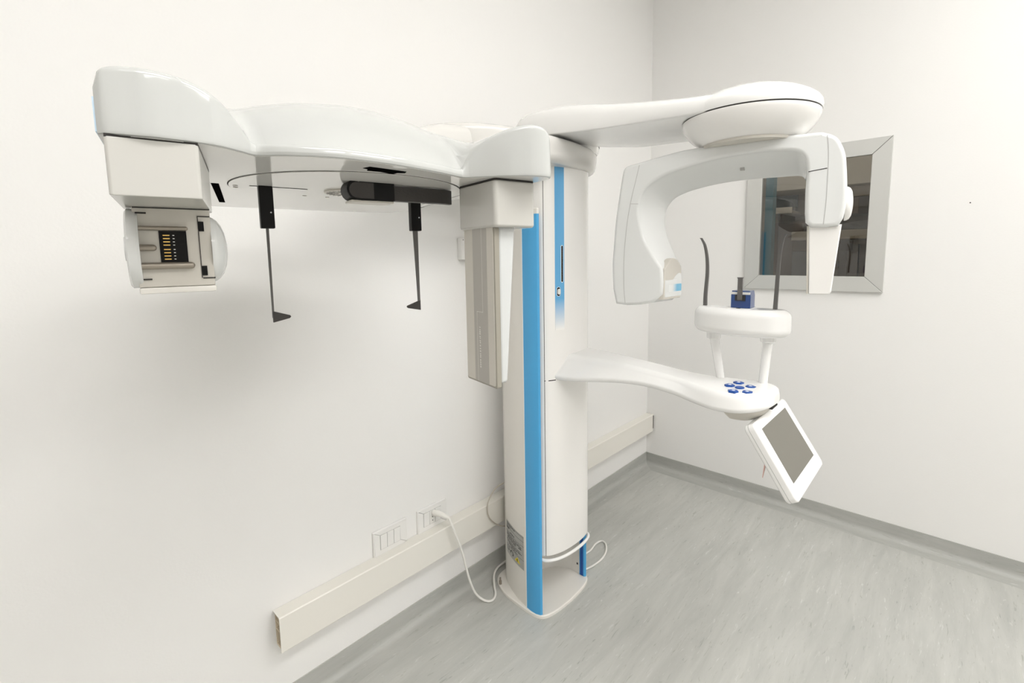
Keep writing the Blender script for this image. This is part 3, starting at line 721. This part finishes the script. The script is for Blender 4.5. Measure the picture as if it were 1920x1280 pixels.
g = G(); rext(g, [(-0.05, 0.01), (0.05, 0.01), (0.04, 0.09), (-0.04, 0.09)], WM, -0.045, -0.024, 0.006, 0.0); obj('hinge_block', g, M['white_soft'], mon)
g = G(); a = Vector((-1.225, -0.9215, 0.708)); b = Vector((-1.224, -0.9155, 0.664))
g.loft([[a + Vector((-0.008, 0.001, 0)), a + Vector((0.008, 0.001, 0)), a + Vector((0.008, -0.001, 0)), a + Vector((-0.008, -0.001, 0))], [b + Vector((-0.001, 0.0006, 0)), b + Vector((0.001, 0.0006, 0)), b + Vector((0.001, -0.0006, 0)), b + Vector((-0.001, -0.0006, 0))]])
obj('pink_tag', g, M['pink'], mon)

# chin rest on two posts
for (x, yb, yt, zb, zt) in ((-1.115, -0.778, -0.756, 0.845, 0.969), (-1.115, -0.878, -0.886, 0.845, 0.973)):
    ps = obj('post', G().tube([(x, yb, zb), (x, yb + (yt-yb)*0.5, (zb+zt)/2), (x, yt, zt)], [0.0100, 0.0105, 0.0118], 20), M['white'], mach)
    g = G().lathe([(0.012, 0), (0.0165, 0.002), (0.0175, 0.006), (0.0175, 0.022)], (x, yt, zt-0.012), (0, 0, 1), 28); obj('post_collar', g, M['white'], ps)
so = cr([Vector(p) for p in [(-1.128, -0.7105), (-1.146, -0.719), (-1.167, -0.748), (-1.184, -0.82), (-1.172, -0.893), (-1.150, -0.925), (-1.128, -0.9365), (-1.106, -0.930), (-1.092, -0.905), (-1.094, -0.82), (-1.090, -0.745), (-1.106, -0.717)]], 6, True)
g = G(); rext(g, so, XY, 0.978, 1.045, 0.020, 0.020, 7); ch = obj('chin_rest', g, M['white'], mach)
g = G(); rext(g, rrect(-1.165, -0.854, -1.10, -0.800, 0.008), XY, 1.04, 1.0460, 0, 0.001, 2); obj('bite_base', g, M['white_soft'], ch)
obj('locking_slot', B((-1.163, -0.833, 1.0445), (-1.156, -0.824, 1.0468)), M['ink'], ch)
# bite block: navy holder with a grey stick
g = G(); rext(g, [(-0.807, 1.046), (-0.807, 1.077), (-0.809, 1.0885), (-0.8505, 1.0885), (-0.8525, 1.077), (-0.8525, 1.046)], lambda y, z, d: Vector((d, y, z)), -1.150, -1.115, 0.0015, 0.0015, 2); bb = obj('bite_block', g, M['navy'], mach)
obj('bite_recess', B((-1.1520, -0.841, 1.064), (-1.1490, -0.817, 1.078)), M['ink'], bb)
obj('holder_band', B((-1.1515, -0.8515, 1.0795), (-1.1490, -0.808, 1.0855)), M['socket'], bb)
obj('bite_stick', rext(G(), [(-0.8235, 1.066), (-0.8235, 1.118), (-0.8215, 1.1215), (-0.8355, 1.1215), (-0.8340, 1.118), (-0.8345, 1.066)], lambda y, z, d: Vector((d, y, z)), -1.1565, -1.1485, 0.0008, 0.0008, 2), M['grey_rod'], bb)
# temple supports: thin dark blades curling outwards at the top
def blade(pts, name):
    g = G(); rings = []
    P = cr([Vector(p) for p in pts], 6)
    n = len(P)
    for i, p in enumerate(P):
        t = i/(n-1); w_ = 0.0030*(1-t)**0.8 + 0.0015; 
        if t > 0.93: w_ = 0.0022
        rings.append([p + Vector((dx*0.0035, dy*w_, 0)) for dx, dy in ((-1, -1), (-1, 1), (1, 1), (1, -1))])
    g.loft(rings); return obj(name, g, M['grey_rod'], mach)
blade([(-1.125, -0.735, 1.040), (-1.125, -0.735, 1.075), (-1.125, -0.738, 1.13), (-1.125, -0.736, 1.17), (-1.125, -0.730, 1.20), (-1.125, -0.7235, 1.214), (-1.125, -0.719, 1.221)], 'temple_support')
blade([(-1.125, -0.901, 1.040), (-1.125, -0.902, 1.075), (-1.125, -0.9035, 1.13), (-1.125, -0.9055, 1.17), (-1.125, -0.909, 1.20), (-1.125, -0.913, 1.216), (-1.125, -0.917, 1.223)], 'temple_support')

# --- cephalometric unit at the end of the long arm
CO = Vector((-2.009, -0.532, 0)); AN = math.radians(-11.5)
CU = Vector((math.cos(AN), math.sin(AN), 0)); CV = Vector((-math.sin(AN), math.cos(AN), 0))
def WC(u, v, z): return CO + CU*u + CV*v + Vector((0, 0, z))
ZU = 1.285
def interp(tab, x):
    if x <= tab[0][0]: return tab[0][1]
    for (a, p), (b, q) in zip(tab, tab[1:]):
        if x <= b: return p + (q-p)*(x-a)/(b-a)
    return tab[-1][1]
VF = [(-0.266, -0.2335), (-0.2635, -0.2370), (-0.258, -0.2395), (-0.245, -0.2420), (-0.226, -0.2440), (-0.188, -0.2370), (-0.165, -0.2205), (-0.151, -0.2095), (-0.135, -0.2195), (-0.116, -0.2285), (-0.095, -0.2350), (-0.073, -0.2380), (-0.04, -0.2350), (-0.005, -0.2280), (0.05, -0.2100), (0.080, -0.1965), (0.092, -0.1945), (0.105, -0.2065), (0.118, -0.2190), (0.136, -0.2340), (0.156, -0.2470), (0.172, -0.2520), (0.184, -0.2515), (0.192, -0.2455), (0.197, -0.2360), (0.199, -0.225)]
VB = [(-0.266, 0.24), (-0.25, 0.28), (-0.20, 0.315), (-0.146, 0.324), (0.037, 0.331), (0.15, 0.325), (0.18, 0.312), (0.192, 0.285), (0.199, 0.22)]
ZR = [(-0.266, 1.3235), (-0.2645, 1.330), (-0.2615, 1.335), (-0.256, 1.338), (-0.247, 1.3395), (-0.232, 1.340), (-0.215, 1.339), (-0.20, 1.336), (-0.188, 1.331), (-0.177, 1.324), (-0.167, 1.3135), (-0.159, 1.303), (-0.153, 1.2972), (-0.145, 1.2965), (0.04, 1.2955), (0.082, 1.2958), (0.090, 1.300), (0.096, 1.312), (0.104, 1.3235), (0.115, 1.333), (0.13, 1.342), (0.145, 1.3475), (0.160, 1.350), (0.175, 1.3485), (0.186, 1.343), (0.193, 1.334), (0.1975, 1.322), (0.199, 1.310)]
ZC = [(-0.266, 1.297), (-0.25, 1.313), (-0.20, 1.350), (-0.16, 1.368), (-0.128, 1.377), (-0.092, 1.386), (-0.035, 1.394), (0.005, 1.3945), (0.043, 1.391), (0.09, 1.382), (0.132, 1.366), (0.165, 1.346), (0.199, 1.318)]
def sst(a, b, x):
    t = min(1, max(0, (x-a)/(b-a))); return t*t*(3-2*t)
def top_z(u, v, vf, vb):
    zr = interp(ZR, u)
    zc = interp(ZC, u)
    k = abs(v/(vf+0.008)) if v < 0 else abs(v/(vb-0.01))
    dome = 1.2965 + (zc-1.2965)*max(0, 1-k**2.1)**0.85
    fade = 1 - sst(0.0, 0.30, v)
    hs = 1.2965 + (zr-1.2965)*fade
    z = max(dome, hs)
    return z
VF = [(p.x, p.y) for p in cr(VF, 4)]; ZR = [(p.x, p.y) for p in cr(ZR, 4)]
us = sorted(set([a for a, _ in VF] + [a for a, _ in ZR] + [-0.262 + 0.0075*i for i in range(62)]))
us = [u for i, u in enumerate(us) if i == 0 or u - us[i-1] > 0.0007]
rings = []
for u in us:
    vf, vb = interp(VF, u), interp(VB, u); zr = max(interp(ZR, u), ZU+0.009)
    r = min(0.006, (zr-ZU)*0.45); ring = [(vf+0.003, ZU), (vf+0.0008, ZU+0.0008), (vf, ZU+0.003)]
    for k in range(1, 6): 
        t = k/5; ring.append((vf + 0.0015*t*t*(zr-ZU)/0.05, ZU+0.003 + (zr-r-ZU-0.003)*t))
    v0 = ring[-1][0]
    for k in range(1, 6):
        q = PI/2*k/5; ring.append((v0 + r*(1-math.cos(q)), zr - r + r*math.sin(q)))
    n = 26; va, ve = ring[-1][0], vb - 0.008
    for k in range(1, n+1):
        v = va + (ve-va)*(k/n); ring.append((v, max(zr if k == 0 else 0, top_z(u, v, vf, vb))))
    ring += [(vb-0.003, 1.2945), (vb, 1.2905), (vb, ZU+0.002), (vb-0.002, ZU)]
    rings.append([WC(u, v, z) for v, z in ring])
g = G(); g.loft(rings); cov = obj('ceph_cover', g, M['cover_white'], mach, angle=32)
obj('end_stripe', B((-0.2672, -0.2320, 1.2875), (-0.2655, -0.10, 1.314), f=WC), M['pale_blue'], cov)

M['under'] = mat('bounce_brightened_underside', (0.83, 0.815, 0.78), 0.05)  # made lighter than the cover to stand in for light bounced off the floor
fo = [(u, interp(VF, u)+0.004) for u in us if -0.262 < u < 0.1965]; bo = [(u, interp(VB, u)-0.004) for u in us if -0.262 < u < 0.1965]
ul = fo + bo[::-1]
g = G(); g.loft([[WC(u, v, z) for u, v in ul] for z in (ZU-0.0003, ZU+0.0004)]); obj('bounce_lit_panel', g, M['under'], mach)
# arm from the column head into the back of the cover
g = G(); path = [((-1.52, -0.22), 0.085, 1.452, 1.512), ((-1.62, -0.22), 0.080, 1.442, 1.502), ((-1.72, -0.235), 0.078, 1.405, 1.468), ((-1.81, -0.26), 0.078, 1.360, 1.425), ((-1.90, -0.29), 0.075, 1.33, 1.39)]
rings = []
for (x, y), hw, zb, zt in path:
    rings.append([Vector((x + 0.2*(yy), y + yy, zz)) for yy, zz in rrect(-hw, zb, hw, zt, 0.022, 5)])
g.loft(rings); obj('ceph_arm', g, M['head'], mach, angle=50)

# underside: ring gap, head holder disc, slot, protractor, screws
RC = WC(0.0, -0.016, 0)
g = G().lathe([(0.1605, ZU-0.0006), (0.1605, ZU+0.001)], RC, n=96); obj('ring_gap', g, M['seam'], mach)
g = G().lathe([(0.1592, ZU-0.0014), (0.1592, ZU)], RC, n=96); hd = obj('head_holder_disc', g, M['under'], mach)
def under(u0, v0, u1, v1, mt, name, z=0.0019, parent=None):
    return obj(name, B((u0, v0, ZU-z), (u1, v1, ZU-z+0.0012), f=WC), mt, parent or hd)
under(-0.134, -0.0025, -0.060, -0.0005, M['seam'], 'slider_slot')
g = G().lathe([(0.034, ZU-0.0042), (0.036, ZU-0.003), (0.036, ZU-0.001)], WC(0, 0.0, 0), n=48); pt_ = obj('protractor', g, M['beige'], hd)
g = G()
for k in range(24):
    q = 2*PI*k/24; c, s = math.cos(q), math.sin(q); r0, r1 = (0.016, 0.033) if k % 2 == 0 else (0.024, 0.033)
    P = [WC(r0*c - s*e, r0*s + c*e, ZU-0.0046) for e in (-0.0003, 0.0003)] + [WC(r1*c - s*e, r1*s + c*e, ZU-0.0046) for e in (0.0003, -0.0003)]
    g.loft([P, [p + Vector((0, 0, 0.0008)) for p in P]])
obj('scale_mark', g, M['ink'], hd)
for (u, v) in ((-0.150, 0.005), (-0.148, 0.022), (-0.048, 0.075), (-0.012, 0.08), (-0.02, -0.105)):
    obj('screw_head', G().lathe([(0.0032, ZU-0.0018), (0.0032, ZU-0.001)], WC(u, v, 0), n=12), M['taupe'], hd)
for (u, v) in ((0.10, 0.30), (0.175, 0.305)):
    obj('edge_screw', G().lathe([(0.004, ZU-0.0005), (0.004, ZU+0.001)], WC(u, v, 0), n=12), M['taupe'], mach)
obj('track_line', B((0.0, -0.0008, ZU-0.0006), (0.33, 0.0008, ZU+0.0006), f=lambda a, b, c: WC(0.2 - a*0.13, 0.19 + b*1.0 - a*1.0, c)), M['seam'], mach)
g = B((0.0, -0.0004, ZU-0.0006), (0.33, 0.0004, ZU+0.0006), f=lambda a, b, c: WC(0.181 - a*0.13, 0.17 + b*1.0 - a*1.0, c)); obj('track_line', g, M['seam'], mach)
obj('carriage_slot', B((0.0, -0.004, ZU-0.0006), (0.235, 0.005, ZU+0.0006), f=lambda a, b, c: WC(-0.149 - a*0.105 + b, 0.240 - a, c)), M['flat_black'], mach)
g = G(); rext(g, [(-0.043, -0.197), (-0.039, -0.2085), (0.008, -0.1995), (0.010, -0.190), (0.002, -0.186), (0.0, -0.176), (-0.018, -0.184), (-0.034, -0.184), (-0.036, -0.193)], lambda u, v, d: WC(u, v, d), ZU-0.0007, ZU+0.0005, 0, 0); obj('black_shape', g, M['flat_black'], mach)  # flat black shape set flush with the underside

# ear rods
def ear_rod(u, sgn):
    v = -0.004
    sl = obj('ear_rod', rbox(G(), (u-0.0088, v-0.006, 1.2265), (u+0.0088, v+0.006, 1.2838), 0.0012, f=WC), M['black'], mach)
    obj('sleeve_screw', G().lathe([(0.0011, 0), (0.0011, 0.0006)], WC(u+0.0045, v-0.006, 1.248), -CV, 8), M['key_white'], sl)
    g = G(); rg = []
    for t in [i/8 for i in range(9)]:
        z = 1.228 + (1.102-1.228)*t; hw = (0.0023*(1-t)**1.3 + 0.0018) if sgn < 0 else (0.0006*(1-t) + 0.0012); uu = u - 0.0006 - sgn*0.0004*t + 0.002*t*(1 if sgn < 0 else 0)
        rg.append([WC(uu+a*hw, v+b*0.0013, z) for a, b in ((-1, -1), (1, -1), (1, 1), (-1, 1))])
    g.loft(rg); obj('rod', g, M['grey_rod'], sl)
    e = u + (0.0012 if sgn > 0 else 0.0006)
    o = [(e - sgn*0.0026, 1.1115), (e + sgn*0.0195, 1.1040), (e + sgn*0.0205, 1.1020), (e + sgn*0.0185, 1.1000), (e - sgn*0.0026, 1.0955)]
    g = G(); rext(g, o, lambda a, z, d: WC(a, d, z), v-0.0035, v+0.0035, 0.001, 0.001, 2); obj('ear_plug', g, M['charcoal'], sl)
ear_rod(-0.1155, 1); ear_rod(0.1035, -1)

# folded nose support
nr = G(); ol = [(0.029, 1.2605), (0.029, 1.2875), (-0.016, 1.2875)] + [(-0.0215 + 0.0140*math.cos(q), 1.2735 + 0.0140*math.sin(q)) for q in [PI/2 + PI*k/10 for k in range(1, 10)]] + [(-0.016, 1.2595)]
rext(nr, ol, lambda u, z, d: WC(u, d, z), -0.108, -0.078, 0.0012, 0.0012, 2); nose = obj('nose_support', nr, M['black'], mach)
g = G(); ol = [(0.000, 1.2622), (0.000, 1.2825), (-0.017, 1.2825)] + [(-0.0215 + 0.0112*math.cos(q), 1.2725 + 0.0104*math.sin(q)) for q in [PI/2 + PI*k/10 for k in range(1, 10)]] + [(-0.017, 1.2622)]
rext(g, ol, lambda u, z, d: WC(u, d, z), -0.1088, -0.105, 0.0004, 0, 1); obj('front_pad', g, M['charcoal'], nose)
g = G(); ol = [(0.028, -0.100), (0.11, -0.100), (0.126, -0.090), (0.126, -0.082), (0.11, -0.086), (0.028, -0.086)]
rext(g, ol, WC, 1.262, 1.2825, 0.0008, 0.0008, 2); obj('support_arm', g, M['charcoal'], nose)
obj('base_trim', B((-0.03, -0.1065, 1.2572), (0.028, -0.079, 1.2600), 0.0008, f=WC), M['beige'], nose)

# collimator side: housing and long tapered panel
g = rbox(G(), (0.122, -0.216, 1.2215), (0.1885, -0.118, 1.2832), 0.004, f=WC, axis=2, rc=0.006); obj('collimator_housing', g, M['carrier'], mach)
g = G(); rext(g, rrect(0.1225, -0.2155, 0.188, -0.1185, 0.005), WC, 1.2825, 1.2856, 0, 0); obj('housing_gap', g, M['seam'], mach)
def pprof(u0, ut, ub, z0=1.002, z1=1.2235): return [(u0, z0), (u0, z1), (ut, z1), (ub, z0)]
g = G(); rext(g, [(0.1338, 1.006), (0.1338, 1.2235), (0.163, 1.2235), (0.147, 1.010), (0.1445, 1.006)], lambda u, z, d: WC(u, d, z), -0.204, -0.126, 0.005, 0.003, 4); cp_ = obj('collimator_panel', g, M['panel'], mach)
def WP(v, z, u): return WC(u, v, z)
g = G(); rext(g, rrect(-0.2055, 1.000, -0.1245, 1.2235, 0.004), WP, 0.1262, 0.1340, 0.0015, 0.0, 3); obj('edge_frame', g, M['taupe'], cp_)
g = G(); rext(g, rrect(-0.2030, 1.003, -0.1265, 1.2230, 0.003), WP, 0.1255, 0.1275, 0.0004, 0, 2); obj('face_plate', g, M['beige'], cp_)
obj('grey_stripe', B((-0.187, 1.0035, 0.1252), (-0.150, 1.2230, 0.1258), f=lambda v, z, u: WC(u, v, z)), M['beige_grey'], cp_)
g = G()
for v0, z0, v1, z1 in ((-0.1745, 1.105, -0.1738, 1.2230), (-0.1745, 1.1045, -0.158, 1.1052), (-0.1587, 1.0035, -0.158, 1.1052)):
    q = B((v0, z0, 0.1250), (v1, z1, 0.1255), f=lambda v, z, u: WC(u, v, z)); g.add(q.v, q.f)
obj('step_line', g, M['pale_print'], cp_)
g = G(); z = 1.024; random.seed(7)
while z < 1.082:
    h = random.choice((0.0014, 0.002, 0.0024)); 
    q = B((-0.1668, z, 0.1249), (-0.1638 - random.choice((0, 0.0006)), z+h, 0.1255), f=lambda v, z, u: WC(u, v, z)); g.add(q.v, q.f); z += h + random.choice((0.0008, 0.001, 0.0022))
obj('printed_text', g, M['pale_print'], cp_)

# sensor side: carrier box with the empty sensor bay under it
g = rbox(G(), (-0.2625, -0.2385, 1.2375), (-0.1995, -0.094, 1.2838), 0.0012, f=lambda u, v, z: WC(u + (0.0155*(v+0.2385)/0.15 if u > -0.22 else 0), v, z), axis=2, rc=0.003); obj('sensor_carrier', g, M['carrier'], mach)
g = G(); rext(g, [(-0.262, -0.238), (-0.1997, -0.238), (-0.1845, -0.094), (-0.262, -0.094)], WC, 1.2830, 1.2856, 0, 0); obj('carrier_gap', g, M['seam'], mach)
bay = obj('sensor_bay', rbox(G(), (-0.2545, -0.141, 1.158), (-0.190, -0.112, 1.2385), 0.001, f=WC, axis=1, rc=0.001), M['beige'], mach)
obj('bay_lip', rbox(G(), (-0.2545, -0.143, 1.1515), (-0.189, -0.112, 1.1578), 0.0015, f=WC), M['ivory'], bay)
obj('top_gap', B((-0.2540, -0.1416, 1.2365), (-0.190, -0.139, 1.2380), f=WC), M['seam'], bay)
g = G().lathe([(0.038, 0), (0.040, 0.0015), (0.040, 0.0085), (0.0385, 0.0105)], WC(-0.2610, -0.122, 1.1970), CU, 48); obj('side_flange', g, M['grey_white'], bay)
g = G().lathe([(0.012, 0), (0.012, 0.003)], WC(-0.2640, -0.117, 1.1970), CU, 24); obj('flange_knob', g, M['grey_white'], bay)
g = G().lathe([(0.0355, 0), (0.0355, 0.002), (0.0345, 0.0045), (0.032, 0.0075), (0.027, 0.0112), (0.019, 0.0142), (0.010, 0.0158), (0.002, 0.0163)], WC(-0.1905, -0.110, 1.1960), CU, 56); obj('side_flange', g, M['grey_white'], bay)
for z, u1, r in ((1.2168, -0.2125, 0.0022), (1.1975, -0.2405, 0.0032), (1.1795, -0.2100, 0.0034)):
    obj('guide_pin', G().capsule(WC(-0.2525, -0.1455, z), WC(u1, -0.1455, z), r), M['steel'], bay)
obj('connector_window', B((-0.2350, -0.1418, 1.1825), (-0.2120, -0.1395, 1.2145), f=WC), M['black'], bay)
for k in range(8):
    z = 1.2100 - 0.00325*k - (0.0012 if k > 3 else 0)
    obj('gold_contact', B((-0.2318, -0.1424, z-0.0005), (-0.2262, -0.1410, z+0.0005), f=WC), M['gold'], bay)
g = G()
for k in range(8):
    z = 1.2100 - 0.00325*k - (0.0012 if k > 3 else 0); q = B((-0.2238, -0.1422, z-0.0004), (-0.2222, -0.1412, z+0.0004), f=WC); g.add(q.v, q.f)
obj('contact_dot', g, M['socket'], bay)
g = G()
for lo, hi in (((-0.2015, -0.1420, 1.1660), (-0.2008, -0.139, 1.2300)), ((-0.2015, -0.1420, 1.2293), (-0.1905, -0.139, 1.2303)), ((-0.2005, -0.1420, 1.1652), (-0.1895, -0.139, 1.1664))):
    q = B(lo, hi, f=WC); g.add(q.v, q.f)
obj('latch_groove', g, M['seam'], bay)
for z in (1.2195, 1.1735):
    obj('latch_notch', B((-0.2010, -0.1422, z-0.0050), (-0.1962, -0.139, z+0.0050), f=WC), M['black'], bay)
obj('flange_gap', B((-0.2520, -0.1425, 1.1655), (-0.2435, -0.1395, 1.1668), f=WC), M['seam'], bay)
obj('flange_gap', B((-0.2520, -0.1425, 1.2310), (-0.2435, -0.1395, 1.2325), f=WC), M['seam'], bay)
